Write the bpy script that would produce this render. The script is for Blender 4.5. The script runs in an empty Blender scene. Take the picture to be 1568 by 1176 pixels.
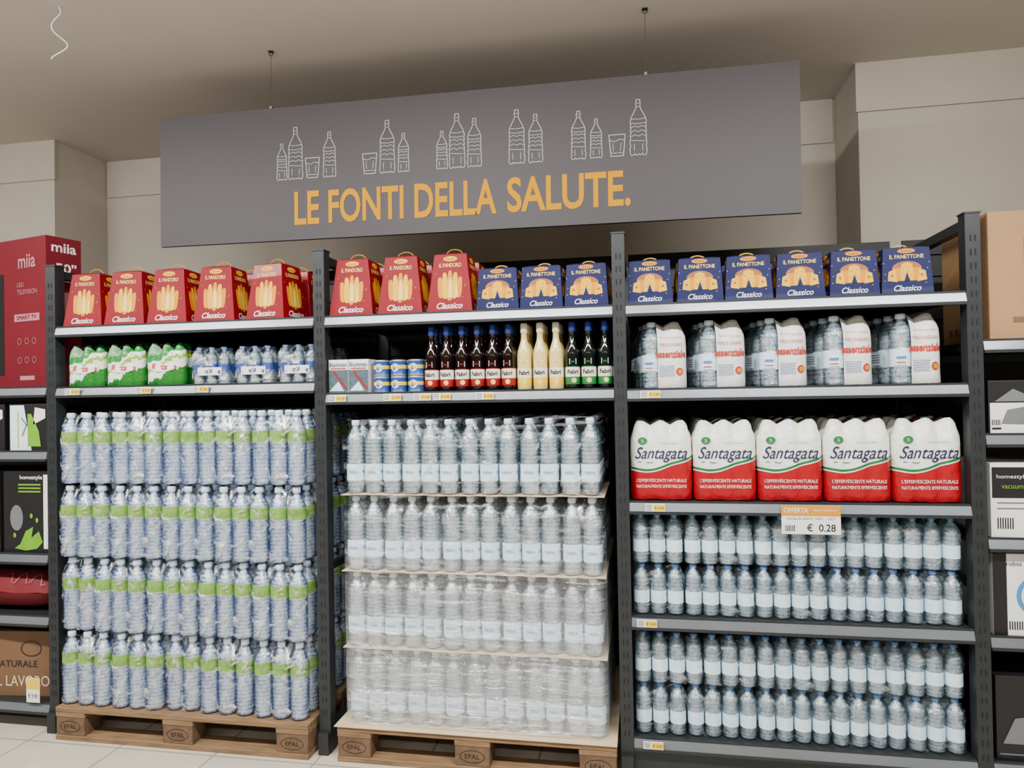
import bpy, math, random
from mathutils import Matrix, Vector
random.seed(7)
pi=math.pi
COL=bpy.context.scene.collection

# ------------------------------------------------------------------ materials
def newmat(name):
    m=bpy.data.materials.new(name); m.use_nodes=True; m.node_tree.nodes.clear()
    return m,m.node_tree
def N(nt,t,ins=None,**props):
    n=nt.nodes.new(t)
    for k,v in props.items(): setattr(n,k,v)
    for k,v in (ins or {}).items():
        if hasattr(v,'links') or isinstance(v,bpy.types.NodeSocket): nt.links.new(v,n.inputs[k])
        else: n.inputs[k].default_value=v
    return n
def c4(c): return (c[0],c[1],c[2],1)
def M(nt,op,a,b=0.0):
    return N(nt,'ShaderNodeMath',{0:a,1:b},operation=op).outputs[0]
def pbr(name,col,rough=.5,metal=0,var=.1,scale=15,bump=0,coat=0,stretch=(1,1,1),spec=.5):
    m,nt=newmat(name)
    tc=N(nt,'ShaderNodeTexCoord')
    mp=N(nt,'ShaderNodeMapping',{'Vector':tc.outputs['Object'],'Scale':stretch})
    nz=N(nt,'ShaderNodeTexNoise',{'Vector':mp.outputs[0],'Scale':scale,'Detail':4.0})
    d=tuple(max(0,x*(1-var)) for x in col); l=tuple(min(1,x*(1+var)) for x in col)
    mx=N(nt,'ShaderNodeMix',data_type='RGBA')
    nt.links.new(nz.outputs[0],mx.inputs[0]); mx.inputs[6].default_value=c4(d); mx.inputs[7].default_value=c4(l)
    p=N(nt,'ShaderNodeBsdfPrincipled',{'Base Color':mx.outputs[2],'Roughness':rough,'Metallic':metal,'Coat Weight':coat,'Specular IOR Level':spec})
    if bump:
        b=N(nt,'ShaderNodeBump',{'Height':nz.outputs[0],'Strength':bump,'Distance':.01})
        nt.links.new(b.outputs[0],p.inputs['Normal'])
    o=N(nt,'ShaderNodeOutputMaterial',{'Surface':p.outputs[0]})
    return m
def pet(name,dark,light,refr=.45,nscale=45,rough=.07,wn=.55,tint=(.85,.93,1)):
    """water filled bottle: refraction + core colour with painted glints and shading + glossy skin"""
    m,nt=newmat(name)
    tc=N(nt,'ShaderNodeTexCoord')
    mp=N(nt,'ShaderNodeMapping',{'Vector':tc.outputs['Object'],'Scale':(1,1,.5)})
    nz=N(nt,'ShaderNodeTexNoise',{'Vector':mp.outputs[0],'Scale':nscale,'Detail':3.0,'Distortion':.5})
    nf=N(nt,'ShaderNodeTexNoise',{'Vector':tc.outputs['Object'],'Scale':nscale*3.2,'Detail':2.0})
    sp=N(nt,'ShaderNodeSeparateXYZ',{0:tc.outputs['Object']})
    wv=M(nt,'MULTIPLY',M(nt,'SINE',M(nt,'MULTIPLY',sp.outputs[2],390.0)),.07)
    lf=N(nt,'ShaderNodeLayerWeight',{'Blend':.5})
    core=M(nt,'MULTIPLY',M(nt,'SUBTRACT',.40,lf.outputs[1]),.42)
    ns=M(nt,'ADD',M(nt,'MULTIPLY',nz.outputs[0],wn),M(nt,'MULTIPLY',nf.outputs[0],1-wn))
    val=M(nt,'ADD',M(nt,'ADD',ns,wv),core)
    cr=N(nt,'ShaderNodeValToRGB',{'Fac':val})  # noise, rib waves and facing paint refracted glints and shade into the colour
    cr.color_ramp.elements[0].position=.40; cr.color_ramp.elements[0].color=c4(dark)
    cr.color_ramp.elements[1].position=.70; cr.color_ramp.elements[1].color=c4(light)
    bp=N(nt,'ShaderNodeBump',{'Height':ns,'Strength':.9,'Distance':.007})
    di=N(nt,'ShaderNodeBsdfDiffuse',{'Color':cr.outputs[0],'Normal':bp.outputs[0]})
    rf=N(nt,'ShaderNodeBsdfRefraction',{'Color':c4(tint),'Roughness':.03,'IOR':1.28,'Normal':bp.outputs[0]})
    m1=N(nt,'ShaderNodeMixShader',{0:refr,1:di.outputs[0],2:rf.outputs[0]})
    gl=N(nt,'ShaderNodeBsdfGlossy',{'Color':(1,1,1,1),'Roughness':rough,'Normal':bp.outputs[0]})
    lw=N(nt,'ShaderNodeLayerWeight',{'Blend':.35,'Normal':bp.outputs[0]})
    f=M(nt,'ADD',lw.outputs[0],.13)
    m2=N(nt,'ShaderNodeMixShader',{0:f,1:m1.outputs[0],2:gl.outputs[0]})
    N(nt,'ShaderNodeOutputMaterial',{'Surface':m2.outputs[0]})
    return m
def film(name,lo=.03,hi=.35,scale=14,grad=None,stretch=(1,1,1),col=(.9,.95,1),thr=(.42,.72)):
    m,nt=newmat(name)
    tc=N(nt,'ShaderNodeTexCoord')
    mp=N(nt,'ShaderNodeMapping',{'Vector':tc.outputs['Object'],'Scale':stretch})
    nz=N(nt,'ShaderNodeTexNoise',{'Vector':mp.outputs[0],'Scale':scale,'Detail':5.0,'Distortion':1.2})
    mr=N(nt,'ShaderNodeMapRange',{'Value':nz.outputs[0],'From Min':thr[0],'From Max':thr[1],'To Min':lo,'To Max':hi})  # noise streaks of white painted in as highlights on the wrinkled film
    fac=mr.outputs[0]
    if grad:
        sp=N(nt,'ShaderNodeSeparateXYZ',{0:tc.outputs['Object']})
        g=N(nt,'ShaderNodeMapRange',{'Value':sp.outputs[2],'From Min':grad[0],'From Max':grad[1],'To Min':grad[2],'To Max':grad[3]})
        fac=M(nt,'ADD',fac,g.outputs[0])
    bp=N(nt,'ShaderNodeBump',{'Height':nz.outputs[0],'Strength':1.0,'Distance':.025})
    di=N(nt,'ShaderNodeBsdfDiffuse',{'Color':c4(col),'Normal':bp.outputs[0]})
    gl=N(nt,'ShaderNodeBsdfGlossy',{'Color':(1,1,1,1),'Roughness':.10,'Normal':bp.outputs[0]})
    m1=N(nt,'ShaderNodeMixShader',{0:.5,1:di.outputs[0],2:gl.outputs[0]})
    tp=N(nt,'ShaderNodeBsdfTransparent')
    m3=N(nt,'ShaderNodeMixShader',{0:fac,1:tp.outputs[0],2:m1.outputs[0]})
    N(nt,'ShaderNodeOutputMaterial',{'Surface':m3.outputs[0]})
    return m
def banded(name,stops,kx=0.0,kx2=0.0,amp=0.0,freq=0.0,rough=.3,nz_amp=0.0):
    m,nt=newmat(name)
    tc=N(nt,'ShaderNodeTexCoord'); sp=N(nt,'ShaderNodeSeparateXYZ',{0:tc.outputs['Object']})
    x=sp.outputs[0]; z=sp.outputs[2]
    b=M(nt,'ADD',M(nt,'MULTIPLY',x,kx),M(nt,'MULTIPLY',M(nt,'MULTIPLY',x,x),kx2))
    b=M(nt,'ADD',b,M(nt,'MULTIPLY',M(nt,'SINE',M(nt,'MULTIPLY',x,freq)),amp))
    nz=N(nt,'ShaderNodeTexNoise',{'Vector':tc.outputs['Object'],'Scale':35.0,'Detail':3.0})
    if nz_amp: b=M(nt,'ADD',b,M(nt,'MULTIPLY',M(nt,'SUBTRACT',nz.outputs[0],.5),nz_amp))
    t=M(nt,'MULTIPLY',M(nt,'SUBTRACT',z,b),2.5)
    cr=N(nt,'ShaderNodeValToRGB',{'Fac':t}); r=cr.color_ramp; r.interpolation='CONSTANT'
    r.elements[0].position=0; r.elements[0].color=c4(stops[0][1])
    r.elements[1].position=stops[1][0]*2.5; r.elements[1].color=c4(stops[1][1])
    for s in stops[2:]:
        e=r.elements.new(s[0]*2.5); e.color=c4(s[1])
    bp=N(nt,'ShaderNodeBump',{'Height':nz.outputs[0],'Strength':.6,'Distance':.01})
    p=N(nt,'ShaderNodeBsdfPrincipled',{'Base Color':cr.outputs[0],'Roughness':rough,'Normal':bp.outputs[0]})
    N(nt,'ShaderNodeOutputMaterial',{'Surface':p.outputs[0]})
    return m

# ------------------------------------------------------------------ mesh builder
_tc={}
def text2d(s,bold=0.0,shear=0.0):
    k=(s,bold,shear)
    if k in _tc: return _tc[k]
    cu=bpy.data.curves.new('t','FONT'); cu.body=s; cu.offset=bold; cu.shear=shear; cu.resolution_u=4
    o=bpy.data.objects.new('t',cu); COL.objects.link(o)
    dg=bpy.context.evaluated_depsgraph_get(); dg.update()
    me=bpy.data.meshes.new_from_object(o.evaluated_get(dg))
    v=[(p.co.x,p.co.y) for p in me.vertices]; f=[tuple(p.vertices) for p in me.polygons]
    bpy.data.objects.remove(o); bpy.data.curves.remove(cu); bpy.data.meshes.remove(me)
    x0=min(a for a,b in v);x1=max(a for a,b in v);y0=min(b for a,b in v);y1=max(b for a,b in v)
    v=[((a-x0)/(x1-x0)-.5,(b-y0)/(y1-y0)-.5) for a,b in v]
    _tc[k]=(v,f,(x1-x0)/(y1-y0)); return _tc[k]
def ell(cx,cz,rx,rz,n=20,a0=0,a1=2*pi):
    full=abs(a1-a0-2*pi)<1e-6
    return [(cx+rx*math.cos(a0+(a1-a0)*i/(n if full else n-1)),cz+rz*math.sin(a0+(a1-a0)*i/(n if full else n-1))) for i in range(n)]
class MB:
    def __init__(s): s.v=[];s.f=[];s.m=[];s.sm=[];s.mats=[]
    def mi(s,m):
        if m not in s.mats: s.mats.append(m)
        return s.mats.index(m)
    def add(s,v,f,mat,smooth=False,mlist=None):
        o=len(s.v); s.v+= [tuple(p) for p in v]
        for i,q in enumerate(f):
            s.f.append(tuple(o+a for a in q)); s.m.append(s.mi(mlist[i] if mlist else mat)); s.sm.append(smooth)
    def box(s,x0,x1,y0,y1,z0,z1,mat):
        v=[(x,y,z) for z in (z0,z1) for y in (y0,y1) for x in (x0,x1)]
        s.add(v,[(0,2,3,1),(4,5,7,6),(0,1,5,4),(2,6,7,3),(0,4,6,2),(1,3,7,5)],mat)
    def frustum(s,wb,db,wt,dt,h,mat,z0=0):
        v=[(-wb/2,-db/2,z0),(wb/2,-db/2,z0),(wb/2,db/2,z0),(-wb/2,db/2,z0),(-wt/2,-dt/2,z0+h),(wt/2,-dt/2,z0+h),(wt/2,dt/2,z0+h),(-wt/2,dt/2,z0+h)]
        s.add(v,[(3,2,1,0),(4,5,6,7),(0,1,5,4),(1,2,6,5),(2,3,7,6),(3,0,4,7)],mat)
    def lathe(s,prof,n,cx,cy,z0=0,smooth=True):
        v=[];f=[];ml=[]
        for r,z,m in prof:
            for k in range(n):
                a=2*pi*k/n; v.append((cx+r*math.cos(a),cy+r*math.sin(a),z0+z))
        for i in range(len(prof)-1):
            for k in range(n):
                k2=(k+1)%n; f.append((i*n+k,i*n+k2,(i+1)*n+k2,(i+1)*n+k)); ml.append(prof[i][2])
        f.append(tuple(reversed(range(n)))); ml.append(prof[0][2])
        b=(len(prof)-1)*n; f.append(tuple(range(b,b+n))); ml.append(prof[-1][2])
        s.add(v,f,None,smooth,ml)
    def poly(s,pts,mat,mp,e=.001):
        s.add([mp(a,b,e) for a,b in pts],[tuple(range(len(pts)))],mat)
    def rect(s,x0,x1,z0,z1,mat,mp,e=.001): s.poly([(x0,z0),(x1,z0),(x1,z1),(x0,z1)],mat,mp,e)
    def text(s,t,cx,cz,w,h,mat,mp,e=.002,bold=0,shear=0):
        v,f,asp=text2d(t,bold,shear)
        if h is None: h=w/asp
        if w is None: w=h*asp
        s.add([mp(cx+a*w,cz+b*h,e) for a,b in v],f,mat)
    def stroke(s,pts,wd,mat,mp,e=.001,closed=False):
        P=list(pts)+([pts[0]] if closed else [])
        for (a,b),(c,d) in zip(P[:-1],P[1:]):
            L=math.hypot(c-a,d-b) or 1e-6; nx,ny=-(d-b)/L*wd/2,(c-a)/L*wd/2; ex,ey=(c-a)/L*wd*.3,(d-b)/L*wd*.3
            s.add([mp(a+nx-ex,b+ny-ey,e),mp(a-nx-ex,b-ny-ey,e),mp(c-nx+ex,d-ny+ey,e),mp(c+nx+ex,d+ny+ey,e)],[(0,1,2,3)],mat)
    def tube(s,pts,r,mat,n=8):
        pts=[Vector(p) for p in pts]; v=[];f=[]
        for i,p in enumerate(pts):
            d=(pts[min(i+1,len(pts)-1)]-pts[max(i-1,0)]).normalized()
            a=d.cross(Vector((0,1,0)) if abs(d.y)<.9 else Vector((1,0,0))).normalized(); b=d.cross(a)
            for k in range(n):
                t=2*pi*k/n; v.append(p+a*r*math.cos(t)+b*r*math.sin(t))
        for i in range(len(pts)-1):
            for k in range(n): f.append((i*n+k,i*n+(k+1)%n,(i+1)*n+(k+1)%n,(i+1)*n+k))
        f.append(tuple(range(n))); f.append(tuple(range((len(pts)-1)*n,len(pts)*n)))
        s.add(v,f,mat,True)
    def mesh(s,name):
        me=bpy.data.meshes.new(name); me.from_pydata(s.v,[],s.f)
        for m in s.mats: me.materials.append(m)
        me.polygons.foreach_set('material_index',s.m); me.polygons.foreach_set('use_smooth',s.sm)
        me.update(); return me
    def obj(s,name,loc=(0,0,0),rz=0,parent=None,bevel=0):
        return inst(s.mesh(name),name,loc,rz,parent,bevel)
def inst(me,name,loc=(0,0,0),rz=0,parent=None,bevel=0):
    o=bpy.data.objects.new(name,me); COL.objects.link(o); o.location=loc; o.rotation_euler[2]=rz
    if parent: o.parent=parent
    if bevel:
        b=o.modifiers.new('bevel','BEVEL'); b.width=bevel; b.segments=2; b.limit_method='ANGLE'; b.angle_limit=.6
    return o
def empty(name,loc=(0,0,0),rz=0):
    o=bpy.data.objects.new(name,None); COL.objects.link(o); o.location=loc; o.rotation_euler[2]=rz; o.empty_display_size=.1; return o
def FR(d):
    return lambda a,b,e:(a,-d-e,b)
def SL(w):
    return lambda a,b,e:(-w-e,-a,b)

# ------------------------------------------------------------------ palette
m_wall=pbr('wall_paint',(.45,.41,.345),.8,0,.26,1.3,.15)
m_ceil=pbr('ceiling_paint',(.62,.585,.525),.85,0,.10,1.2,.1)
m_dark=pbr('rack_steel',(.024,.028,.032),.42,.3,.15,30)
m_back=pbr('rack_back_panel',(.008,.008,.010),.55,.2,.2,12)
m_slot=pbr('rack_slot',(.004,.004,.004),.8)
m_rail=pbr('ticket_rail',(.19,.21,.235),.25,.4,.35,5,0,0,(.5,1,1))
m_white=pbr('print_white',(.80,.80,.78),.5,0,.03)
m_black=pbr('print_black',(.008,.008,.010),.45)
m_red=pbr('box_red',(.215,.001,.009),.5,0,.15,8,0,.06,spec=.2)
m_redd=pbr('box_red_dark',(.14,.001,.005),.5,0,.15,8,spec=.2)
m_redtv=pbr('tv_carton_red',(.14,.004,.014),.45,0,.15,5,0,.1)
m_blue=pbr('box_blue',(.004,.008,.068),.5,0,.2,8,0,.06,spec=.22)
m_gold=pbr('print_gold',(.66,.25,.002),.5,0,.15,40,spec=.2)
m_gold2=pbr('print_gold_light',(.76,.42,.015),.5,0,.12,60,spec=.2)
m_crust=pbr('print_crust',(.30,.08,.004),.5,0,.2,50)
m_cream=pbr('print_cream',(.85,.62,.16),.5,0,.15,60,spec=.2)
m_yel=pbr('tag_yellow',(.82,.55,.005),.5,0,.05)
m_orange=pbr('tag_orange',(.62,.25,.002),.5,0,.05)
m_wood=pbr('pallet_wood',(.20,.12,.06),.8,0,.6,9,.6,0,(1,6,6))
m_wood2=pbr('pallet_block_wood',(.13,.075,.040),.85,0,.6,25,.6)
m_card=pbr('cardboard',(.33,.19,.09),.8,0,.15,8)
m_cardd=pbr('cardboard_dark',(.15,.08,.038),.8,0,.2,8)
m_cardl=pbr('cardboard_sheet',(.58,.46,.31),.75,0,.1,8)
m_sign=pbr('sign_panel',(.042,.036,.042),.5,0,.08,1.0,spec=.4)
m_signy=pbr('sign_letters',(.60,.275,.0),.7,0,.03,spec=.08)
m_art=pbr('sign_line_art',(.55,.54,.54),.6,0,.03,spec=.2)
m_steel=pbr('steel_wire',(.25,.24,.22),.4,.8)
m_pet1=pet('pet_water_blue',(.03,.11,.42),(.74,.87,1.0),.50,42,tint=(.62,.80,1))
m_pet2=pet('pet_water_pale',(.05,.14,.22),(.82,.94,1.0),.60,36,tint=(.78,.92,1))
m_pet3=pet('pet_water_small',(.02,.06,.095),(.60,.80,.96),.64,55,tint=(.78,.91,1))
m_lgreen=pbr('label_green',(.17,.33,.06),.4,0,.7,45)
m_lwhite=pbr('label_white_blue',(.64,.81,.94),.45,0,.12,60)
m_capw=pbr('cap_pale',(.66,.80,.96),.4)
m_capd=pbr('cap_blue_grey',(.07,.18,.44),.4)
m_film1=film('shrink_film',.01,.90,20,thr=(.54,.74))
m_film2=film('shrink_film_clear',.01,.60,13,thr=(.56,.74))
m_film3=film('shrink_film_small',.01,.40,24,thr=(.54,.76))
m_wrap=film('stretch_wrap',.0,.38,5,(.08,.95,.32,.0),(.5,.5,6),thr=(.55,.76))

# ------------------------------------------------------------------ room shell
X0,X1,YB,YF,ZC=-7.0,5.0,4.42,-4.0,3.18
def slab(name,b,mat):
    mb=MB(); mb.box(*b,mat); return mb.obj(name)
m,nt=newmat('floor_tiles')
tc=N(nt,'ShaderNodeTexCoord')
br=N(nt,'ShaderNodeTexBrick',{'Vector':tc.outputs['Object'],'Color1':(.66,.60,.50,1),'Color2':(.62,.565,.47,1),'Mortar':(.32,.28,.22,1),'Scale':1.0,'Mortar Size':.004,'Brick Width':.45,'Row Height':.45},offset=0.0)
nz=N(nt,'ShaderNodeTexNoise',{'Vector':tc.outputs['Object'],'Scale':6.0,'Detail':5.0})
mx=N(nt,'ShaderNodeMix',data_type='RGBA',blend_type='MULTIPLY'); mx.inputs[0].default_value=.25
nt.links.new(br.outputs[0],mx.inputs[6]); nt.links.new(nz.outputs[0],mx.inputs[7])
p=N(nt,'ShaderNodeBsdfPrincipled',{'Base Color':mx.outputs[2],'Roughness':.22})
N(nt,'ShaderNodeOutputMaterial',{'Surface':p.outputs[0]}); m_floor=m
slab('floor',(X0,X1,YF,YB,-.1,0),m_floor)
slab('ceiling',(X0,X1,YF,YB,ZC,ZC+.1),m_ceil)
slab('wall_left',(X0-.1,X0,YF,YB,0,ZC),m_wall)
slab('wall_right',(X1,X1+.1,YF,YB,0,ZC),m_wall)
slab('wall_rear',(X0,X1,YF-.1,YF,0,ZC),m_wall)
mb=MB(); mb.box(X0,X1,YB,YB+.15,0,ZC,m_wall)
mb.box(X0,-3.72,3.96,YB,0,ZC,m_wall); mb.box(1.13,X1,3.96,YB,0,ZC,m_wall)
mb.obj('wall_back')
mb=MB(); mb.box(X0,-3.708,3.948,3.96,2.925,ZC,m_wall); mb.obj('trim_1')
mb=MB(); mb.box(-3.708,1.118,YB-.012,YB,2.925,ZC,m_wall); mb.obj('trim_2')
mb=MB(); mb.box(1.118,X1,3.948,3.96,2.925,ZC,m_wall)
mb.tube([(1.95,3.935,2.965),(2.0,3.935,2.985),(2.5,3.935,3.0),(4.5,3.935,3.0)],.008,m_wall)
mb.obj('trim_3')

# ------------------------------------------------------------------ shelving
PX=[-2.650,-1.340,-.088,1.168]
Y0=2.79; YR=3.60; HT=2.11
def post(mb,x,foot=True):
    mb.box(x-.025,x+.025,Y0,Y0+.055,0,HT,m_dark)
    mb.box(x-.025,x+.025,YR-.055,YR,0,HT,m_dark)
    mb.box(x-.018,x+.018,Y0+.055,YR-.055,HT-.05,HT-.015,m_dark)
    mb.box(x-.022,x+.022,Y0-.02,YR-.055,.0,.09,m_dark)
    for z in (.75,1.42): mb.box(x-.012,x+.012,Y0+.055,YR-.055,z,z+.03,m_dark)
    mb.box(x-.028,x+.028,Y0-.003,Y0+.058,HT,HT+.006,m_dark)
    z=.16
    while z<HT-.05:
        mb.box(x-.010,x-.005,Y0-.0012,Y0,z,z+.022,m_slot); mb.box(x+.005,x+.010,Y0-.0012,Y0,z,z+.022,m_slot)
        z+=.05
def shelf(mb,xa,xb,z):
    mb.box(xa,xb,Y0+.012,YR-.06,z-.028,z,m_dark)
    mb.box(xa,xb,Y0+.004,Y0+.014,z-.046,z+.004,m_dark)
    v=[(xa,Y0-.006,z-.036),(xb,Y0-.006,z-.036),(xb,Y0+.003,z-.004),(xa,Y0+.003,z-.004),(xa,Y0+.006,z-.038),(xb,Y0+.006,z-.038),(xb,Y0+.006,z-.003),(xa,Y0+.006,z-.003)]
    mb.add(v,[(0,1,2,3),(3,2,6,7),(0,4,5,1),(0,3,7,4),(1,5,6,2)],m_rail)
    mb.box(xa,xb,Y0-.009,Y0-.004,z-.046,z-.035,m_dark)
    mb.box(xa,xb,YR-.1,YR-.06,z-.06,z-.028,m_dark)
def backp(mb,xa,xb):
    mb.box(xa,xb,YR-.02,YR-.005,.02,HT+.02,m_back)
    z=.1
    while z<HT: mb.box(xa,xb,YR-.032,YR-.02,z,z+.07,m_back); z+=.1
T=1.83
mb=MB()
for x in PX: post(mb,x)
for i in range(3): shelf(mb,PX[i]+.026,PX[i+1]-.026,T); backp(mb,PX[i]+.026,PX[i+1]-.026)
shelf(mb,PX[0]+.026,PX[1]-.026,1.555); shelf(mb,PX[1]+.026,PX[2]-.026,1.505)
for z in (1.50,1.065,.62,.155): shelf(mb,PX[2]+.026,PX[3]-.026,z)
mb.box(PX[2]+.026,PX[3]-.026,Y0+.02,Y0+.035,.0,.11,m_dark)
mb.obj('store_shelving')
mb=MB(); xa,xb=-3.90,PX[0]-.027; post(mb,xa-.026); backp(mb,xa,xb)
LS=(1.56,1.267,.797,.515,.12)
for z in LS: shelf(mb,xa,xb,z)
mb.obj('store_shelving')
mb=MB(); xa,xb=PX[3]+.027,2.40; post(mb,xb+.026); backp(mb,xa,xb)
RS=(1.654,1.318,.948,.60,.155)
for z in RS: shelf(mb,xa,xb,z)
mb.obj('store_shelving')

# ------------------------------------------------------------------ price tags
mb=MB(); F=FR(.0012); mb.box(-.038,.038,-.0012,0,-.014,.016,m_white)
mb.rect(-.006,.037,-.012,.012,m_yel,F,.0006)
mb.text('€ 0.49',.015,0,.034,.011,m_black,F,.0012)
for k in range(4): mb.rect(-.035,-.012,.009-k*.006,.011-k*.006,m_black,F,.0008)
tagme=mb.mesh('price_tag')
for x,z in [(-2.53,1.555),(-2.17,1.555),(-1.89,1.555),(-1.257,1.505),(-1.017,1.505),(-.889,1.505),(-.806,1.505),(-.627,1.505),(.025,1.5),(.035,1.065),(-.005,.62),(.01,.155)]:
    inst(tagme,'shelf_price_tag',(x,Y0-.0105,z-.020))
mb=MB(); F=FR(.0015); mb.box(-.103,.103,-.0015,.0015,-.055,.05,m_white)
mb.rect(-.103,.103,.012,.05,m_orange,F,.0006)
mb.text('OFFERTA',-.052,.033,.085,.018,m_white,F,.0012,bold=.01); mb.text('Risparmi & Convieni',.050,.033,.08,.010,m_white,F,.0012)
mb.text('ACQUA SANT. NAT. 1,5LT',0,.002,.17,.009,m_black,F,.0012); mb.text('€  0.28',.035,-.03,.10,.028,m_black,F,.0012,bold=.01)
for k in range(6): mb.rect(-.09+k*.006,-.087+k*.006,-.045,-.022,m_black,F,.001)
mb.obj('special_offer_sign',(.597,Y0-.014,1.010))

# ------------------------------------------------------------------ bottles and packs
def bprof(H,R,l0,l1,mp_,ml,mc):
    P=[(R*.78,0,mp_),(R*.95,.018*H,mp_)]
    i=0; z=.05
    while z<.701:
        lab=(l0-.001<=z<=l1+.001)
        r=.985 if lab else (1.0 if i%2==0 else .905)
        P.append((R*r,z*H,ml if (l0-.001<=z<l1-.001) else mp_)); z+=.025; i+=1
    for r,z in ((.97,.73),(.90,.77),(.76,.81),(.58,.85),(.42,.885),(.34,.905)): P.append((R*r,z*H,mp_))
    P.append((R*.34,.925*H,mc)); P.append((R*.42,.93*H,mc)); P.append((R*.42,.99*H,mc)); P.append((R*.36,1.0*H,mc))
    return P
def shell(mb,nx,ny,R,H,mat,valley=.15,sag=.03,top=.985,jit=.0015,matfn=None,e=.002,zs=None,z0=0.0,cap=True):
    w=nx*R;d=ny*R
    per=[]
    def side(n,fx):
        st=max(1,n-1)*6
        for i in range(st): fx(i/st)
    def vfun(t,n): return (1-abs(math.cos(pi*t*(n-1)))) if n>1 else 0
    L=w-R; D=d-R
    side(nx,lambda t:per.append((-L+2*L*t,-d-e,0,-1,vfun(t,nx))))
    for k in range(5): a=-pi/2+pi/2*k/5; per.append((L+(R+e)*math.cos(a),-D+(R+e)*math.sin(a),math.cos(a),math.sin(a),0))
    side(ny,lambda t:per.append((w+e,-D+2*D*t,1,0,vfun(t,ny))))
    for k in range(5): a=pi/2*k/5; per.append((L+(R+e)*math.cos(a),D+(R+e)*math.sin(a),math.cos(a),math.sin(a),0))
    side(nx,lambda t:per.append((L-2*L*t,d+e,0,1,vfun(t,nx))))
    for k in range(5): a=pi/2+pi/2*k/5; per.append((-L+(R+e)*math.cos(a),D+(R+e)*math.sin(a),math.cos(a),math.sin(a),0))
    side(ny,lambda t:per.append((-w-e,D-2*D*t,-1,0,vfun(t,ny))))
    for k in range(5): a=pi+pi/2*k/5; per.append((-L+(R+e)*math.cos(a),-D+(R+e)*math.sin(a),math.cos(a),math.sin(a),0))
    zs=zs or [(.008,.08),(.02,0),(.15,0),(.3,0),(.45,0),(.6,0),(.70,0),(.77,.06),(.83,.20),(.88,.36),(.93,.50),(.97,.60),(top,.78)]
    v=[];n=len(per)
    for fz,ins in zs:
        up=max(0,(fz-.7)/.3)
        for x,y,ax,ay,vv in per:
            q=-(valley*R*vv*(1+2*up))-ins*R+random.uniform(-jit,jit)
            v.append((x+ax*q,y+ay*q,z0+fz*H-sag*H*vv*up*2+random.uniform(-jit,jit)))
    f=[];ml=[]
    for i in range(len(zs)-1):
        for k in range(n):
            k2=(k+1)%n; f.append((i*n+k,i*n+k2,(i+1)*n+k2,(i+1)*n+k))
            ml.append(matfn(per[k]) if matfn else mat)
    if cap:
        f.append(tuple(range((len(zs)-1)*n,len(zs)*n))); ml.append(mat)
    mb.add(v,f,None,True,ml)
def shell_front(nx,ny,R,valley,e=.002):
    def mp(a,b,ee):
        L=nx*R-R; t=(a+L)/(2*L) if L>0 else 0
        vv=(1-abs(math.cos(pi*t*(nx-1)))) if 0<=t<=1 else 0
        y=-ny*R-e+valley*R*vv
        if abs(a)>L: y=-ny*R-e+R-math.sqrt(max(0,R*R-(abs(a)-L)**2))
        return (a,y-ee,b)
    return mp
def pack(name,nx,ny,R,H,l0,l1,mpet,mlab,mcap,mfilm,n=12,labeltext=None):
    mb=MB(); pr=bprof(H*.985,R*.97,l0,l1,mpet,mlab,mcap)
    for i in range(nx):
        for j in range(ny):
            cx,cy=(2*i-nx+1)*R,(2*j-ny+1)*R
            mb.lathe(pr,n,cx,cy)
            if labeltext:
                for q in (0,pi/2,pi,-pi/2):
                    def cyl(a,b,e,cx=cx,cy=cy,q=q): 
                        t=a/R+q; return (cx+(R+e)*math.sin(t),cy-(R+e)*math.cos(t),b)
                    mb.text(labeltext,0,(l0+l1)/2*H,R*1.0,R*.30,m_capd,cyl,-.0006)
    if mfilm: shell(mb,nx,ny,R,H,mfilm)
    return mb.mesh(name)

def pallet(name,x0,y0,L,W=.80):
    mb=MB(); h=.144
    for k,(a,b) in enumerate([(0,.145),(.19,.29),(.328,.473),(.51,.61),(W-.145,W)]): mb.box(x0,x0+L,y0+a,y0+b,.122,h,m_wood)
    xs=[(0,.145),(L/2-.0725,L/2+.0725),(L-.145,L)]
    ys=[(0,.1),(W/2-.05,W/2+.05),(W-.1,W)]
    for a,b in xs: mb.box(x0+a,x0+b,y0+.001,y0+W-.001,.100,.122,m_wood)
    for a,b in xs:
        for c,d in ys: mb.box(x0+a+.002,x0+b-.002,y0+c+.003,y0+d-.003,.022,.100,m_wood2)
    for c,d in ys: mb.box(x0,x0+L,y0+c,y0+d,0,.022,m_wood)
    for a,b in xs:
        F=lambda p,q,e:(p,y0+.003-e,q)
        cx=x0+(a+b)/2
        mb.stroke(ell(cx,.061,.05,.024),.0022,m_black,F,.001,True)
        mb.text('EPAL',cx,.061,.06,.018,m_black,F,.001)
    return mb.obj(name,bevel=.003)
pallet('wooden_pallet',-2.585,2.725,1.20)
pallet('wooden_pallet',-1.262,2.735,1.135)

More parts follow.
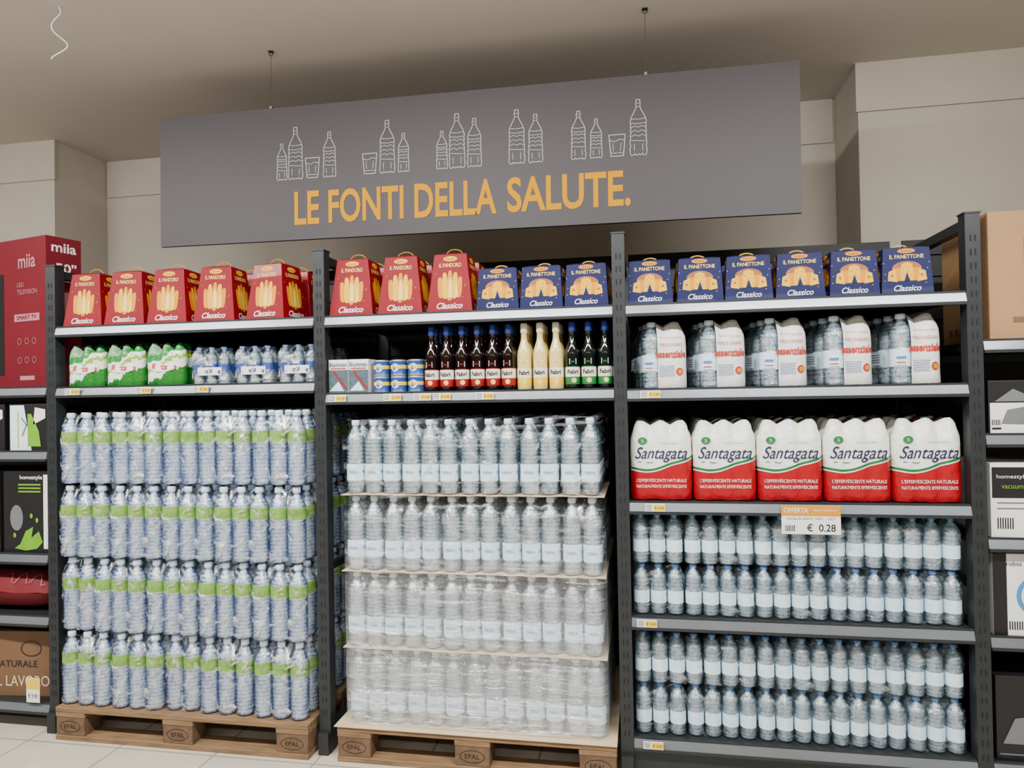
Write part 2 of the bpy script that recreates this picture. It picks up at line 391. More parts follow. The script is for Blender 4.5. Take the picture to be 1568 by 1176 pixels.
def stack(name,x0,y0,z0,pitch,me,mein,layers,arr,rz=.02,yj=.012):
    e=empty(name,(x0,y0,z0))
    k=0
    for li,(cols,zz) in enumerate(zip(arr,layers)):
        x=random.uniform(-.004,.004)
        for ci,c in enumerate(cols):
            if c=='A': w,d,nr,rot=3*pitch,2*pitch,4,0
            else: w,d,nr,rot=2*pitch,3*pitch,3,pi/2
            y=random.uniform(0,yj)
            for r in range(nr):
                mid=0<ci<len(cols)-1
                hidden=(li<len(arr)-1 and mid and r>=2)
                if not hidden:
                    use=mein if (r>=1 and ci<len(cols)-1 and li<len(arr)-1) else me
                    inst(use,'water_pack_%d'%k,(x+w/2,y+d/2,zz),rot+random.uniform(-rz,rz)+(pi if random.random()<.5 else 0),e); k+=1
                y+=d+.001
            x+=w
    return e
a1=dict(nx=3,ny=2,R=.0413,H=.320,l0=.575,l1=.725,mpet=m_pet1,mlab=m_lgreen,mcap=m_capw)
me1=pack('pack_large_blue',mfilm=m_film1,n=14,**a1); me1i=pack('pack_large_blue_inner',mfilm=None,**a1)
stack('bottled_water_stack',-2.596,2.735,.1465,.0853,me1,me1i,[0,.326,.652,.978],['AABAA','BAAAA','AAAAB','AABAA'],rz=.028,yj=.02)
PI2=.0823
a2=dict(nx=3,ny=2,R=.0399,H=.307,l0=.175,l1=.40,mpet=m_pet2,mlab=m_lwhite,mcap=m_capw)
me2=pack('pack_large_pale',mfilm=m_film2,n=14,labeltext='MERA',**a2); me2i=pack('pack_large_pale_inner',mfilm=None,**a2)
st=stack('bottled_water_stack',-1.235,2.765,.148,PI2,me2,me2i,[0,.314,.628,.942],['AAABB','ABAAB','BAAAB','AAABB'],rz=.006)
mb=MB()
for k in (1,2,3):
    zz=k*.314-.004; n=30
    v=[];f=[]
    for j,yy in enumerate((-.006,.76)):
        for i in range(n+1): v.append((-.006+1.084*i/n,yy+random.uniform(-.003,.003),zz+random.uniform(-.002,.002)))
    for j,yy in enumerate((-.006,.76)):
        for i in range(n+1): 
            q=v[j*(n+1)+i]; v.append((q[0],q[1],q[2]+.0018))
    for i in range(n):
        f+=[(i,i+1,n+2+i,n+1+i),(i+2*n+2,i+1+2*n+2,n+2+i+2*n+2,n+1+i+2*n+2),(i,i+1,i+1+2*n+2,i+2*n+2)]
    mb.add(v,f,m_cardl)
mb.obj('layer_sheets',parent=st)
RW=PI2/2
mb=MB(); shell(mb,13,9,RW,1.0,m_wrap,valley=.05,sag=0,jit=.0025,e=.008,zs=[(z/12*1.235+.004,0) for z in range(12)]+[(1.245,.1),(1.255,.5)],cap=False)
o=mb.obj('stretch_wrap',(13*RW,9*RW+.001,0),parent=st)
mb=MB(); mb.box(-1.272,-.125,2.728,3.53,.1442,.1468,m_cardl); mb.obj('cardboard_pallet_sheet')

R5=.0325
def spk(n,fl): return pack('pack_small_%d'%n,n,3,R5,.196,.225,.475,m_pet3,m_lwhite,m_capd,fl,n=12)
pk={(a,b):spk(a,(m_film3,None)[b]) for a in (3,4) for b in (0,1)}
for z,orders in ((.62,[(3,4,4,4,3),(3,4,4,3,4)]),(.155,[(3,4,4,4,3),(4,3,4,4,3)])):
    e=empty('small_water_bottle_packs',(PX[2]+.033,Y0+.03,z+.002)); k=0
    for li,od in enumerate(orders):
        x=0
        for c in od:
            w=c*2*R5
            for r in range(2):
                inst(pk[c,r],'pack_%d'%k,(x+w/2,.10+r*.20+random.uniform(0,.006),li*.1985),random.uniform(-.010,.010)+pi*random.randint(0,1),e); k+=1
            x+=w+.0035
Rr=.0388; Hr=.31
m_sant=banded('printed_film_red_white',[(0,(.34,.001,.008)),(.118,(.82,.83,.78)),(.122,(.01,.14,.04)),(.132,(.80,.83,.76))],kx=.22,kx2=1.4,amp=.004,freq=40)
m_sred=pbr('cap_red',(.25,.005,.012),.4)
mb=MB(); pr=bprof(Hr*.985,Rr*.95,.2,.5,m_pet3,m_lwhite,m_sred)
for i in range(3):
    for j in range(2): mb.lathe(pr,10,(2*i-2)*Rr,(2*j-1)*Rr)
zs=[(.008,.08),(.02,0)]+[(.1*k,0) for k in range(1,8)]+[(.77,.05),(.83,.16),(.88,.30),(.93,.42),(.97,.55),(1.0,.78)]
shell(mb,3,2,Rr,Hr,m_sant,valley=.20,sag=.03,zs=zs)
F=shell_front(3,2,Rr,.20)
m_navy=pbr('print_navy',(.008,.010,.06),.5); m_grn=pbr('print_green',(.01,.17,.04),.5)
mb.text('Santagata',.0,.178,.20,.060,m_navy,F,.003,shear=.4,bold=.004)
mb.stroke([(-.088,.150),(-.04,.146),(.03,.158),(.092,.172)],.0022,m_navy,F,.003)
mb.poly(ell(-.070,.232,.018,.014),m_grn,F,.003); mb.text('S',-.070,.232,.008,.012,m_white,F,.004)
mb.text('ACQUA MINERALE',.03,.222,.07,.005,m_navy,F,.003)
mb.text("L'EFFERVESCENTE NATURALE",.0,.078,.19,.013,m_white,F,.003); mb.text("NATURALMENTE EFFERVESCENTE",.0,.055,.19,.012,m_white,F,.003)
mb.box(-.012,.012,-.04,.01,Hr-.004,Hr+.003,m_navy)
sme=mb.mesh('printed_pack')
for i in range(5):
    for r in range(3):
        inst(sme,'sparkling_water_pack',(.062+i*.2395,Y0+.115+r*.166,1.0665),random.uniform(-.015,.015) if r==0 else 0)
Re=.0445; He=.268
m_ess=pbr('printed_film_white',(.78,.78,.75),.35,0,.05,30,.5)
m_ered=pbr('print_coral',(.46,.030,.018),.5)
mb=MB(); pr=bprof(He*.985,Re*.95,.25,.5,m_pet3,m_lwhite,m_capw)
for i in range(2):
    for j in range(3): mb.lathe(pr,14,(2*i-1)*Re,(2*j-2)*Re)
shell(mb,2,3,Re,He,m_ess,valley=.16,sag=.035,matfn=lambda p:(m_film3 if (p[2]<-.2 or p[3]>.5 or (p[0]<-.043 and p[3]<0)) else m_ess))
F=shell_front(2,3,Re,.16)
mb.text('essenziale',.022,.135,.120,.030,m_ered,F,.003,bold=.03)
mb.text('PURO E LEGGERO',.022,.172,.090,.012,m_ered,F,.003); mb.text('Benessere quotidiano',.022,.200,.085,.010,m_ered,F,.003)
mb.poly(ell(.055,.066,.015,.015),m_ered,F,.003); mb.poly(ell(.057,.066,.010,.010),m_orange,F,.004)
for k in range(5): mb.rect(-.025,.035,.05+k*.009,.0525+k*.009,m_capd,F,.003)
mb.rect(-.080,-.045,.072,.112,m_lwhite,F,.003); mb.rect(-.078,-.050,.095,.104,m_capd,F,.004); mb.rect(-.078,-.050,.080,.083,m_ered,F,.004)
F2=SL(2*Re+.002)
mb.rect(-.11,.05,.075,.125,m_lwhite,F2,.003)
for k in range(4): mb.rect(-.04,.03,.085+k*.009,.088+k*.009,m_ered if k%2 else m_capd,F2,.004)
eme=mb.mesh('white_pack')
for i,x in enumerate((.062,.284,.510,.742,.980)):
    for r in range(2): inst(eme,'still_water_pack',(x+(.0 if r==0 or i==0 else -.02),Y0+.175+r*.285,1.5015),(.18 if i<4 else .14) if r==0 else .08)
Rg=.0290;Hg=.195
m_gr=banded('printed_film_green',[(0,(.015,.17,.02)),(.050,(.74,.80,.72)),(.092,(.25,.42,.03)),(.110,(.74,.80,.76)),(.128,(.02,.22,.04)),(.165,(.20,.35,.22))],kx=.5,amp=.008,freq=60,nz_amp=.06,rough=.25)
mb=MB(); pr=bprof(Hg*.985,Rg*.95,.2,.5,m_pet3,m_lwhite,m_grn)
for i in range(3):
    for j in range(2): mb.lathe(pr,10,(2*i-2)*Rg,(2*j-1)*Rg)
shell(mb,3,2,Rg,Hg,m_gr,valley=.25,sag=.09)
F=shell_front(3,2,Rg,.25)
mb.poly([(a,b+.1*a) for a,b in ell(0,.084,.066,.024)],m_white,F,.002); mb.text('Roccaviva',0,.084,.115,.028,m_ered,F,.0035,shear=.3,bold=.02)
gme=mb.mesh('green_pack')
for x in (-2.515,-2.315,-2.11):
    for r in range(3): inst(gme,'green_water_pack',(x,Y0+.10+r*.14,1.5565),.12)
m_lblue=pbr('label_blue',(.025,.06,.28),.4,0,.6,70)
mb=MB(); pr=bprof(.165,.0275,.3,.55,m_pet3,m_lblue,m_capd)
for i in range(3):
    for j in range(2): mb.lathe(pr,10,(2*i-2)*.029,(2*j-1)*.029)
shell(mb,3,2,.029,.17,m_film1)
F=shell_front(3,2,.029,.15); mb.rect(-.05,.06,.04,.075,m_white,F,.002); mb.text("Sant'Anna",.005,.058,.10,.022,m_navy,F,.0035,shear=.3,bold=.02)
ame=mb.mesh('blue_pack')
for x in (-1.890,-1.680,-1.475):
    for r in range(3): inst(ame,'mini_water_pack',(x,Y0+.10+r*.14,1.5565),.1)

# ------------------------------------------------------------------ bay 2 groceries
def syrup(body,lab,acc,cap,txt):
    mb=MB(); R=.0290;H=.272
    P=[(.85*R,0,body),(R,.006,body),(R,.02,acc),(R*1.01,.021,acc),(R*1.01,.050,lab),(R*1.01,.088,acc),(R,.091,body),(R,.135,body),(.93*R,.158,body),(.7*R,.180,body),(.5*R,.198,body),(.42*R,.212,body),(.42*R,.232,cap),(.5*R,.233,cap),(.5*R,.267,cap),(.42*R,.272,cap)]
    mb.lathe(P,20,0,0)
    cyl=lambda a,b,e:((R+e)*math.sin(a/R),-(R+e)*math.cos(a/R),b)
    mb.rect(-.014,.014,.100,.122,m_white,cyl,.0008)
    mb.text(txt,0,.070,.044,.018,m_black,cyl,.0012,bold=.03); mb.poly(ell(.004,.036,.010,.010,12),m_cream,cyl,.0012)
    mb.text(txt,0,.111,.024,.009,acc,cyl,.0016)
    return mb.mesh('syrup_bottle')
m_syr=pbr('syrup_dark_red',(.006,.0015,.002),.08,0,.2,8,0,.3)
m_syg=pbr('syrup_dark_green',(.002,.005,.004),.08,0,.2,8,0,.3)
m_syc=pbr('syrup_cream',(.70,.56,.20),.2,0,.08,8,0,.5)
m_capb=pbr('cap_deep_blue',(.012,.03,.20),.35)
m_accr=pbr('print_crimson',(.30,.004,.008),.4); m_labc=pbr('label_ivory',(.78,.74,.60),.45)
sr=syrup(m_syr,m_labc,m_accr,m_capb,'Fabri'); sc=syrup(m_syc,m_labc,m_yel,m_labc,'Fabri'); sg=syrup(m_syg,m_labc,m_grn,m_capb,'Fabri')
for i in range(12):
    me=sr if i<6 else (sc if i<9 else sg)
    for r in range(3): inst(me,'syrup_bottle',(-.864+i*.0651,Y0+.05+r*.075,1.506),random.uniform(-.15,.15) if r==0 else 0)
m_canb=pbr('can_blue',(.010,.06,.28),.35,0,.3,60); m_cans=pbr('can_steel',(.45,.45,.45),.3,.8)
mb=MB()
for z in (0,.069):
    mb.lathe([(.032,z,m_cans),(.0345,z+.002,m_cans),(.0345,z+.006,m_canb),(.034,z+.007,m_canb),(.034,z+.03,m_yel),(.034,z+.045,m_canb),(.034,z+.060,m_cans),(.0345,z+.062,m_cans),(.0345,z+.066,m_cans),(.032,z+.068,m_cans)],20,0,0)
cyl=lambda a,b,e:((.034+e)*math.sin(a/.034),-(.034+e)*math.cos(a/.034),b)
for z in (0,.069):
    mb.poly(ell(.0,z+.035,.017,.017,14),m_white,cyl,.0008); mb.text('SALE',0,z+.035,.026,.010,m_capb,cyl,.0014)
cme=mb.mesh('stacked_cans')
for x in (-1.086,-1.010,-.934):
    for r in range(3): inst(cme,'stacked_food_cans',(x,Y0+.055+r*.075,1.506),random.uniform(-.2,.2))
m_teal=pbr('print_teal',(.06,.10,.12),.5,0,.6,60)
mb=MB(); mb.box(-.043,.043,-.03,.03,0,.142,m_white); F=FR(.03)
mb.rect(-.043,.043,0,.098,m_teal,F); mb.text('Bicarbonato',0,.121,.078,.018,m_navy,F,bold=.01); mb.rect(-.035,.035,.102,.106,m_accr,F,.001)
mb.poly([(-.04,.01),(.0,.05),(.025,.01)],m_lwhite,F,.0015); mb.stroke([(-.02,.09),(.035,.02)],.008,m_accr,F,.002)
bme=mb.mesh('bicarb')
for x in (-1.266,-1.176):
    for r in range(4): inst(bme,'bicarbonate_box',(x,Y0+.052+r*.066,1.5065),random.uniform(-.01,.01))

# ------------------------------------------------------------------ christmas cake boxes
def ftilt(db,dt,h): return lambda a,b,e:(a,-(db/2+(dt-db)/2*b/h)-e,b)
def stilt(wb,wt,h): return lambda a,b,e:((wb/2+(wt-wb)/2*b/h)+e,a,b)
def sltilt(wb,wt,h): return lambda a,b,e:(-(wb/2+(wt-wb)/2*b/h)-e,-a,b)
def handle(mb,h,mat,w=.035,hh=.022):
    mb.tube([(w*math.cos(pi-pi*k/10),0,h+hh*math.sin(pi*k/10)) for k in range(11)],.0022,mat,6)
def pandoro():
    wb,wt,h=.194,.138,.245
    mb=MB(); mb.frustum(wb,wb,wt,wt,h,m_red); mb.frustum(wt*.98,wt*.98,wt*.55,wt*.35,.012,m_redd,h)
    handle(mb,h+.01,m_gold)
    for F in (ftilt(wb,wt,h),stilt(wb,wt,h),sltilt(wb,wt,h)):
        mb.poly(ell(0,.225,.030,.011,16),m_gold2,F,.0008); mb.text('Dolce',0,.225,.036,.009,m_red,F,.0014)
        mb.text('IL PANDORO',0,.198,.094,.017,m_cream,F,.0015,bold=.015)
        for k,(x,lean) in enumerate([(-.040,-.004),(-.021,-.002),(0,0),(.021,.002),(.040,.004)]):
            hh=.044 if k in (0,4) else (.056 if k in (1,3) else .064)
            c=.104 if k in (0,4) else .112
            pts=[]
            for q in ell(0,0,1,1,18):
                a=math.copysign(abs(q[0])**.6,q[0])*.0115; b=math.copysign(abs(q[1])**.6,q[1])*hh
                pts.append((x+lean*b/.05+a*(1-.15*b/.06),c+b))
            mb.poly(pts,m_gold2 if k%2 else m_gold,F,.0010+.0002*(k%2))
        mb.poly([(-.008,.062),(.010,.062),(.008,.13),(0,.150),(-.006,.13)],m_cream,F,.0016)
        mb.poly([(.022,.060),(.034,.064),(.031,.11),(.024,.125)],m_cream,F,.0017)
        mb.text('Classico',0,.028,.110,.026,m_white,F,.0015,shear=.3,bold=.02)
        rs=random.Random(3)
        for k in range(26):
            a=rs.uniform(-.078,.078); b=rs.uniform(.05,.185)
            if abs(a)>.058: mb.poly(ell(a*(1-.28*b/.235),b,.0022,.0022,6),m_gold,F,.001)
    return mb.mesh('pandoro')
def panettone():
    wb,wt,h=.176,.156,.172
    mb=MB(); mb.frustum(wb,wb,wt,wt,h,m_blue); mb.frustum(wt*.98,wt*.98,wt*.75,wt*.5,.010,m_blue,h)
    handle(mb,h+.008,m_gold2,.03,.016)
    for F in (ftilt(wb,wt,h),stilt(wb,wt,h),sltilt(wb,wt,h)):
        mb.poly(ell(0,.161,.030,.009,16),m_gold,F,.0008); mb.text('Dolce',0,.161,.035,.007,m_navy,F,.0014)
        mb.text('IL PANETTONE',0,.140,.115,.015,m_cream,F,.0015,bold=.01)
        mb.poly(ell(0,.095,.050,.028,20,0,pi),m_crust,F,.0008)
        mb.poly([(-.042,.050),(.042,.050),(.048,.098),(-.048,.098)],m_gold,F,.0009)
        mb.poly([(-.020,.050),(.020,.050),(.022,.085),(.018,.112),(0,.119),(-.018,.112),(-.022,.085)],m_gold2,F,.0012)
        mb.poly([(-.010,.050),(.010,.050),(.0,.082)],m_blue,F,.0015)
        for s in (-1,1):
            mb.poly([(s*.034,.046),(s*.066,.052),(s*.062,.085),(s*.040,.095)],m_gold2,F,.0013)
            mb.poly(ell(s*.05,.07,.006,.005,8),m_crust,F,.0016)
        for q in ((-.012,.095),(.010,.10),(.004,.085),(-.01,.07),(.013,.068)): mb.poly(ell(q[0],q[1],.0025,.002,6),m_crust,F,.0016)
        mb.text('Classico',0,.023,.092,.022,m_white,F,.0015,shear=.3,bold=.015)
        rs=random.Random(5)
        for k in range(20):
            a=rs.uniform(-.078,.078); b=rs.uniform(.03,.13)
            if abs(a)>.06: mb.poly(ell(a,b,.002,.002,6),m_gold2,F,.001)
    return mb.mesh('panettone')
pd=pandoro(); pn=panettone()
for i,x in enumerate((-2.515,-2.303,-2.085,-1.855,-1.595,-1.211,-.995,-.778)):
    inst(pd,'pandoro_cake_box',(x,Y0+.125,T+.0015),[.05,.08,.04,.06,-.12,.02,.03,.0][i],bevel=.0025)
    inst(pd,'pandoro_cake_box',(x,Y0+.345,T+.0015),0,bevel=.0025)
for i,x in enumerate((-.575,-.393,-.211,.035,.220,.407,.593,.777,.962)):
    inst(pn,'panettone_cake_box',(x,Y0+.115,T+.0015),random.uniform(-.05,.05)-.02,bevel=.0025)
    inst(pn,'panettone_cake_box',(x,Y0+.32,T+.0015),0,bevel=.0025)

# ------------------------------------------------------------------ hanging sign
S=empty('hanging_sign',(-2.358,3.16,2.255)); S.rotation_euler=(0,math.radians(.40),0)
SW,SH=3.03,.645
mb=MB(); mb.box(0,SW,0,.02,0,SH,m_sign)
F=lambda a,b,e:(a,-e,b)
def word(t,s0,s1): mb.text(t,(s0+s1)/2,.151,s1-s0,.160,m_signy,F,.002,bold=.022)
word('LE',.722,.850); word('FONTI',.897,1.272); word('DELLA',1.325,1.715); word('SALUTE.',1.765,2.318)
HB=[(0,1),(.11,1),(.11,.94),(.15,.94),(.15,.92),(.12,.91),(.12,.86),(.2,.80),(.40,.69),(.48,.60),(.43,.55),(.48,.52),(.43,.48),(.48,.44),(.43,.40),(.48,.36),(.46,.30),(.50,.22),(.45,.17),(.50,.12),(.49,.04),(.44,0),(.30,0),(.24,.03),(.12,0),(0,.02)]
def dbottle(s,h,t=.292):
    w=.30*h; pts=[(s+a*w,t+b*h) for a,b in HB]
    mb.stroke(pts,.0030,m_art,F,.0015); mb.stroke([(2*s-a,b) for a,b in pts],.0030,m_art,F,.0015)
    for b in (.94,.88,.66,.58): 
        ww=.14 if b>.8 else .40
        mb.stroke([(s-ww*w,t+b*h),(s,t+(b-.015)*h),(s+ww*w,t+b*h)],.002,m_art,F,.0015)
    for b in (.5,.42,.34): mb.stroke([(s-.43*w,t+b*h),(s-.2*w,t+(b+.03)*h),(s,t+b*h),(s+.2*w,t+(b+.03)*h),(s+.43*w,t+b*h)],.002,m_art,F,.0015)
    mb.stroke([(s-.4*w,t+.27*h),(s+.4*w,t+.25*h)],.002,m_art,F,.0015)
    mb.stroke([(s-.25*w,t+.2*h),(s-.25*w,t+.08*h)],.002,m_art,F,.0015); mb.stroke([(s+.25*w,t+.2*h),(s+.25*w,t+.08*h)],.002,m_art,F,.0015)
def dglass(s,h=.095,t=.294):
    w=.036
    mb.stroke([(s-w,t+h),(s-w*.75,t),(s+w*.75,t),(s+w,t+h)],.0030,m_art,F,.0015,True)
    mb.stroke([(s-w*.9,t+h*.75),(s-w*.3,t+h*.68),(s+w*.3,t+h*.78),(s+w*.9,t+h*.72)],.0022,m_art,F,.0015)
    mb.stroke([(s-w*.7,t+h*.15),(s+w*.7,t+h*.15)],.002,m_art,F,.0015); mb.stroke([(s-w*.5,t+h*.6),(s-w*.45,t+h*.25)],.002,m_art,F,.0015)
    mb.stroke([(s+w*.5,t+h*.6),(s+w*.4,t+h*.25)],.002,m_art,F,.0015)
for s,h in ((.659,.175),(.730,.250),(.904,.215),(1.194,.247),(1.274,.180),(1.460,.175),(1.532,.250),(1.6145,.222),(1.8115,.245),(1.898,.218),(2.0915,.215),(2.17,.175),(2.355,.245)): dbottle(s,h)
for s in (.817,1.107,2.262): dglass(s)
o=mb.obj('panel',parent=S)
mb=MB(); mb.tube([(.10,.04,SH+.010),(.55,.04,SH+.010)],.007,m_white); mb.box(.12,.16,.021,.05,SH-.02,SH+.006,m_steel); mb.box(.48,.52,.021,.05,SH-.02,SH+.006,m_steel); mb.obj('support_tube',parent=S)
mb=MB()
for s in (.60,2.39):
    zt=ZC-2.255+ s*math.tan(math.radians(.40))
    mb.tube([(s,.01,SH-.03),(s,.01,zt-.02)],.0012,m_steel,6)
    mb.tube([(s-.012,.01,zt-.001),(s-.010,.01,zt-.016),(s,.01,zt-.024),(s+.010,.01,zt-.016),(s+.008,.01,zt-.008)],.0022,m_black,6)
    mb.box(s-.012,s+.012,.0,.02,zt-.005,zt-.001,m_black)
    mb.box(s-.006,s+.006,.002,.018,SH-.012,SH+.012,m_steel)
mb.obj('hanging_wires',parent=S)
mb=MB(); pts=[]
for k in range(40):
    t=k/39; z=ZC-.002-.235*t; pts.append((-2.425+.022*math.sin(t*11)*(0.5+t)+ .02*t,2.6+.015*math.cos(t*9),z))
m_rib=pbr('ribbon_white',(.85,.84,.8),.3)
mb.tube(pts,.0028,m_rib,6); mb.obj('curled_ribbon')

# ------------------------------------------------------------------ left rack products
mb=MB(); w,d,h=1.10,.17,.71
mb.box(-w,0,0,d,0,h,m_redtv)
F=lambda a,b,e:(a,-e,b)
m_pink=pbr('print_pink',(.42,.18,.21),.4)
mb.text('miia',-.14,.600,.13,.065,m_pink,F,bold=.02); mb.text('LED',-.19,.49,.05,.020,m_pink,F); mb.text('TELEVISION',-.14,.455,.15,.022,m_pink,F)
mb.rect(-.24,-.05,.315,.35,m_pink,F); mb.text('SMART TV',-.145,.333,.15,.02,m_redtv,F,.003)
for k in range(3):
    for j in range(2): mb.stroke(ell(-.20+k*.055,.22-j*.09,.014,.014,12),.0025,m_pink,F,.002,True)
mb.rect(-.20,-.09,.035,.055,m_pink,F)
mb.rect(-.95,-.32,.06,.55,m_black,F)
G=lambda a,b,e:(e,a,b)
mb.text('miia',.085,.66,.12,.045,m_white,G,bold=.02); mb.text("50''",.095,.565,.10,.045,m_white,G,bold=.02); mb.rect(.02,.15,.50,.503,m_white,G); mb.rect(.03,.14,.30,.45,m_pink,G)
mb.obj('television_carton',(-2.728,Y0+.06,1.562),math.radians(-14),bevel=.003)
m_lime=pbr('print_lime',(.14,.36,.01),.45,0,.2,20); m_grey=pbr('print_grey',(.14,.15,.16),.5); m_sky=pbr('print_sky',(.05,.22,.50),.45)
def carton(name,w,d,h,base,fn,loc,rz=0,side=None):
    mb=MB(); mb.box(-w/2,w/2,-d/2,d/2,0,h,base); fn(mb,FR(d/2))
    if side: side(mb)
    return mb.obj(name,loc,rz,bevel=.002)
def jug(mb,F):
    mb.poly([(-.095,.0),(.02,.0),(.0,.10),(-.02,.21),(-.095,.21)],m_lwhite,F)
    mb.poly([(-.08,.02),(-.02,.02),(-.03,.10),(-.035,.18),(-.065,.18),(-.07,.10)],m_white,F,.002); mb.stroke([(-.03,.15),(-.005,.12),(-.028,.07)],.006,m_grey,F,.003)
    mb.poly([(.0,.02),(.07,.02),(.06,.09),(.02,.17),(.0,.17)],m_lime,F,.002); mb.poly([(.03,.12),(.095,.15),(.095,.19),(.04,.20)],m_white,F,.002)
    mb.stroke([(-.05,.02),(-.05,.18)],.004,m_lime,F,.003)
for x in (-2.80,-3.03): carton('juice_extractor_carton',.205,.25,.215,m_black,jug,(x,Y0+.15,1.268))
carton('juice_extractor_carton',.26,.25,.215,m_black,jug,(-3.28,Y0+.15,1.268))
def home(mb,F):
    mb.text('homestyle',.03,.345,.12,.024,m_white,F,bold=.01)
    for k in range(3): mb.rect(-.04,.08,.31-k*.016,.317-k*.016,m_lime,F)
    mb.poly(ell(-.05,.16,.035,.06,14),m_grey,F,.001)
    mb.poly([(-.06,.02),(-.03,.04),(.0,.10),(.04,.12),(.03,.07),(.07,.10),(.09,.05),(.06,.02),(.0,.01)],m_lime,F,.002)
    for q in ((.06,.15),(.03,.17),(-.06,.08)): mb.poly(ell(q[0],q[1],.008,.012,8),m_lime,F,.002)
    mb.rect(.095,.118,.02,.36,m_white,F,.0015)
for x in (-2.815,-3.075,-3.335): carton('kitchen_appliance_carton',.24,.28,.375,m_black,home,(x,Y0+.165,.798))
mb=MB(); n=16; v=[];f=[]
mr=pbr('red_fabric',(.14,.002,.008),.75,0,.3,12,.4)
for s in (0,1):
    for i in range(n+1):
        for j in range(n+1):
            a=-1+2*i/n;b=-1+2*j/n
            hh=.092*((1-a**4)*(1-b**4))**.5
            v.append((a*.27*(1-.06*b*b),b*.21*(1-.06*a*a),.094+(hh if s else -hh)+.003*math.sin(9*a+5*b)*(1 if s else 0)))
    o=s*(n+1)**2
    for i in range(n):
        for j in range(n): f.append((o+i*(n+1)+j,o+(i+1)*(n+1)+j,o+(i+1)*(n+1)+j+1,o+i*(n+1)+j+1))
mb.add(v,f,mr,True)
def cush(a,b,e):
    bb=-.985+b*.5; hh=.092*max(0,((1-(a/.27)**4)*(1-bb**4)))**.5
    return (a,bb*.21*(1-.06*(a/.27)**2)-e,.096+hh+e)
def wav(x0,x1,n=14): return [(x0+(x1-x0)*k/n, .25+.22*math.sin(k*1.3)) for k in range(n+1)]
mb.stroke(wav(.0,.22),.003,m_pink,cush,.004); mb.stroke(wav(-.2,-.03),.003,m_pink,cush,.004)
mb.obj('red_cushion',(-2.955,Y0+.235,.5165))
def brown(mb,F):
    mb.text('AL LAVORO',.0,.07,.30,.05,m_cardl,F,bold=.01); mb.text('NATURALE',-.02,.15,.22,.03,m_black,F); mb.stroke(ell(.06,.22,.05,.035,14),.005,m_black,F,.001,True)
carton('brown_carton',.40,.40,.30,m_cardd,brown,(-2.915,Y0+.26,.121),.1)
mb=MB(); mb.box(-.035,.035,-.001,0,0,.11,m_white); mb.rect(-.033,.033,.06,.108,m_yel,FR(.001),.0005); mb.text('€ 9.90',0,.03,.05,.02,m_black,FR(.001),.001); mb.obj('shelf_price_tag',(-2.75,Y0-.012,.13))

# ------------------------------------------------------------------ right rack products
def cb(mb,F):
    mb.rect(-.10,.2,.20,.205,m_cardd,F); mb.text('FRAGILE',-.05,.30,.12,.03,m_cardd,F); mb.rect(-.15,-.05,.06,.08,m_cardd,F)
    mb.rect(-.11,.2,.27,.36,m_accr,F)
def cbs(mb):
    F=SL(.225)
    for k in range(4): mb.rect(-.14+k*.05,-.11+k*.05,.03,.06,m_cardd,F)
    mb.text('BOX 12 PCS',.0,.20,.22,.03,m_cardd,F)
carton('cardboard_box',.45,.40,.46,m_card,cb,(1.450,Y0+.22,1.655),0,cbs)
def r1(mb,F):
    mb.rect(-.155,.155,.0,.11,m_white,F); mb.poly([(-.12,.035),(-.10,.085),(-.02,.10),(.03,.06),(.02,.03)],m_grey,F,.002)
    mb.poly([(-.14,.115),(-.08,.16),(-.02,.13),(.1,.12),(.1,.115)],m_grey,F,.002); mb.rect(-.15,-.12,.015,.022,m_black,F,.002)
    for k in range(5): mb.rect(-.15+k*.006,-.147+k*.006,.03,.05,m_black,F,.002)
carton('small_appliance_carton',.32,.3,.19,m_black,r1,(1.375,Y0+.175,1.319))
def r2(mb,F):
    mb.rect(-.155,.15,.14,.25,m_black,F); mb.text('homestyle',-.09,.215,.10,.018,m_white,F,.003); mb.text('vacuum',-.09,.18,.07,.012,m_lime,F,.003)
    for k in range(7): mb.rect(-.14+k*.008,-.136+k*.008,.03,.07,m_black,F)
    mb.rect(-.14,.0,.10,.105,m_grey,F); mb.rect(-.14,.0,.12,.125,m_grey,F); mb.stroke([(-.03,.02),(.01,.12),(.06,.15)],.012,m_black,F,.002)
carton('small_appliance_carton',.32,.3,.265,m_white,r2,(1.375,Y0+.175,.949))
def r3(mb,F):
    mb.poly(ell(-.01,.14,.075,.075,24),m_sky,F,.001); mb.poly(ell(-.01,.14,.06,.06,24),m_white,F,.002); mb.poly(ell(-.01,.14,.03,.03,24),m_grey,F,.003)
    mb.rect(-.16,-.115,.0,.29,m_black,F); mb.text('robot',-.09,.255,.05,.016,m_black,F)
    for k in range(7): mb.rect(-.11+k*.008,-.106+k*.008,.02,.05,m_black,F)
carton('small_appliance_carton',.32,.3,.29,m_white,r3,(1.375,Y0+.175,.601))
def r4(mb,F): mb.rect(-.15,.15,.02,.025,m_grey,F); mb.poly([(-.14,.06),(-.10,.15),(.0,.17),(.08,.10),(.06,.06)],m_grey,F,.002)
carton('small_appliance_carton',.32,.3,.30,m_black,r4,(1.375,Y0+.175,.156))

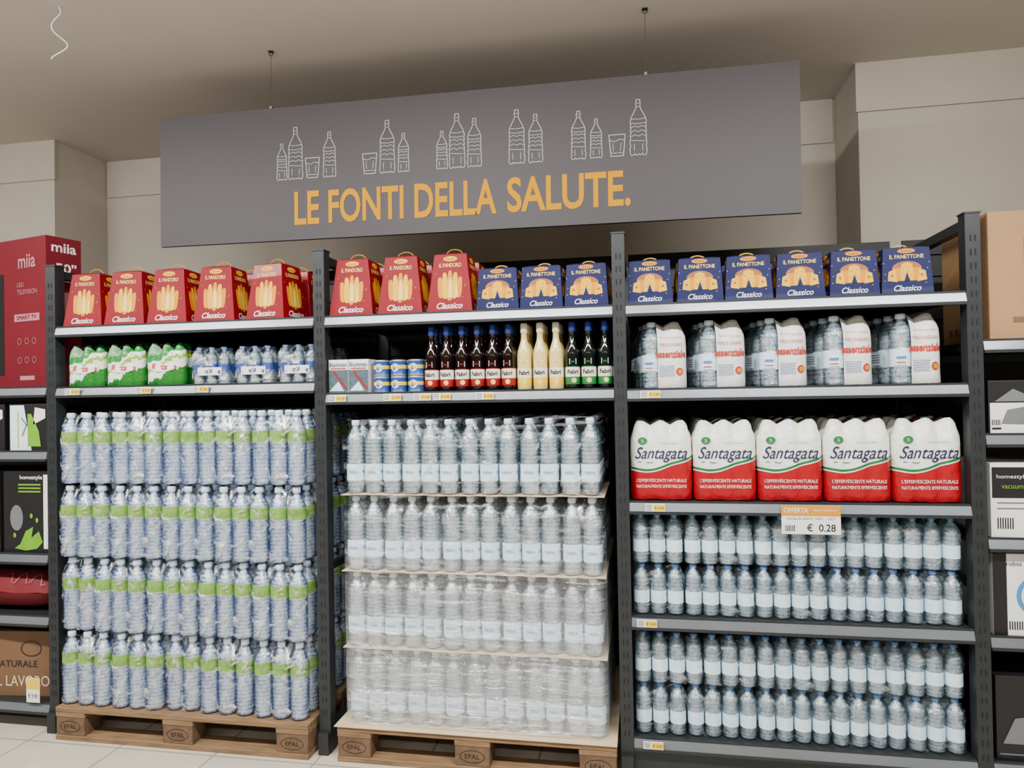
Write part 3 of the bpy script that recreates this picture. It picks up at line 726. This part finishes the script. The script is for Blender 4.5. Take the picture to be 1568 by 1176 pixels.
# ------------------------------------------------------------------ lights (ceiling fixtures behind the viewer)
def lamp(name,x,y,z,tilt,energy,sx,sy,col=(1,.975,.935)):
    l=bpy.data.lights.new(name,'AREA'); l.shape='RECTANGLE'; l.size=sx; l.size_y=sy; l.energy=energy; l.color=col; l.spread=math.radians(160)
    o=bpy.data.objects.new(name,l); COL.objects.link(o); o.location=(x,y,z); o.rotation_euler=(math.radians(tilt),0,0)
for i,x in enumerate((-3.6,-1.2,1.2)):
    lamp('ceiling_lamp_light',x,1.0,3.0,32,92,2.0,.12)
    mb=MB(); mb.box(x-1.05,x+1.05,.90,1.08,3.06,3.13,m_white); mb.box(x-.8,x-.76,.96,1.0,3.13,ZC,m_steel); mb.box(x+.76,x+.8,.96,1.0,3.13,ZC,m_steel); mb.obj('ceiling_lamp')
for x in (-3.5,0,3.0):
    lamp('ceiling_lamp_light',x,-2.0,3.0,0,70,2.0,.18)
    mb=MB(); mb.box(x-1.05,x+1.05,-2.1,-1.9,3.04,3.10,m_white); mb.box(x-.8,x-.76,-2.02,-1.98,3.10,ZC,m_steel); mb.box(x+.76,x+.8,-2.02,-1.98,3.10,ZC,m_steel); mb.obj('ceiling_lamp')
w=bpy.data.worlds.new('world'); bpy.context.scene.world=w; w.use_nodes=True
w.node_tree.nodes['Background'].inputs[0].default_value=(.8,.78,.74,1); w.node_tree.nodes['Background'].inputs[1].default_value=.03

# ------------------------------------------------------------------ camera
psi=math.radians(10.5); th=.011; rho=.018
f=Vector((-math.sin(psi)*math.cos(th),math.cos(psi)*math.cos(th),math.sin(th)))
r=Vector((math.cos(psi),math.sin(psi),0)); u=r.cross(f)
rc=r*math.cos(rho)-u*math.sin(rho); uc=u*math.cos(rho)+r*math.sin(rho)
cam=bpy.data.cameras.new('camera'); co=bpy.data.objects.new('camera',cam); COL.objects.link(co)
cam.sensor_width=36; cam.lens=24.93; cam.clip_start=.05
mt=Matrix(((rc.x,uc.x,-f.x,0),(rc.y,uc.y,-f.y,0),(rc.z,uc.z,-f.z,1.5),(0,0,0,1)))
co.matrix_world=mt
bpy.context.scene.camera=co
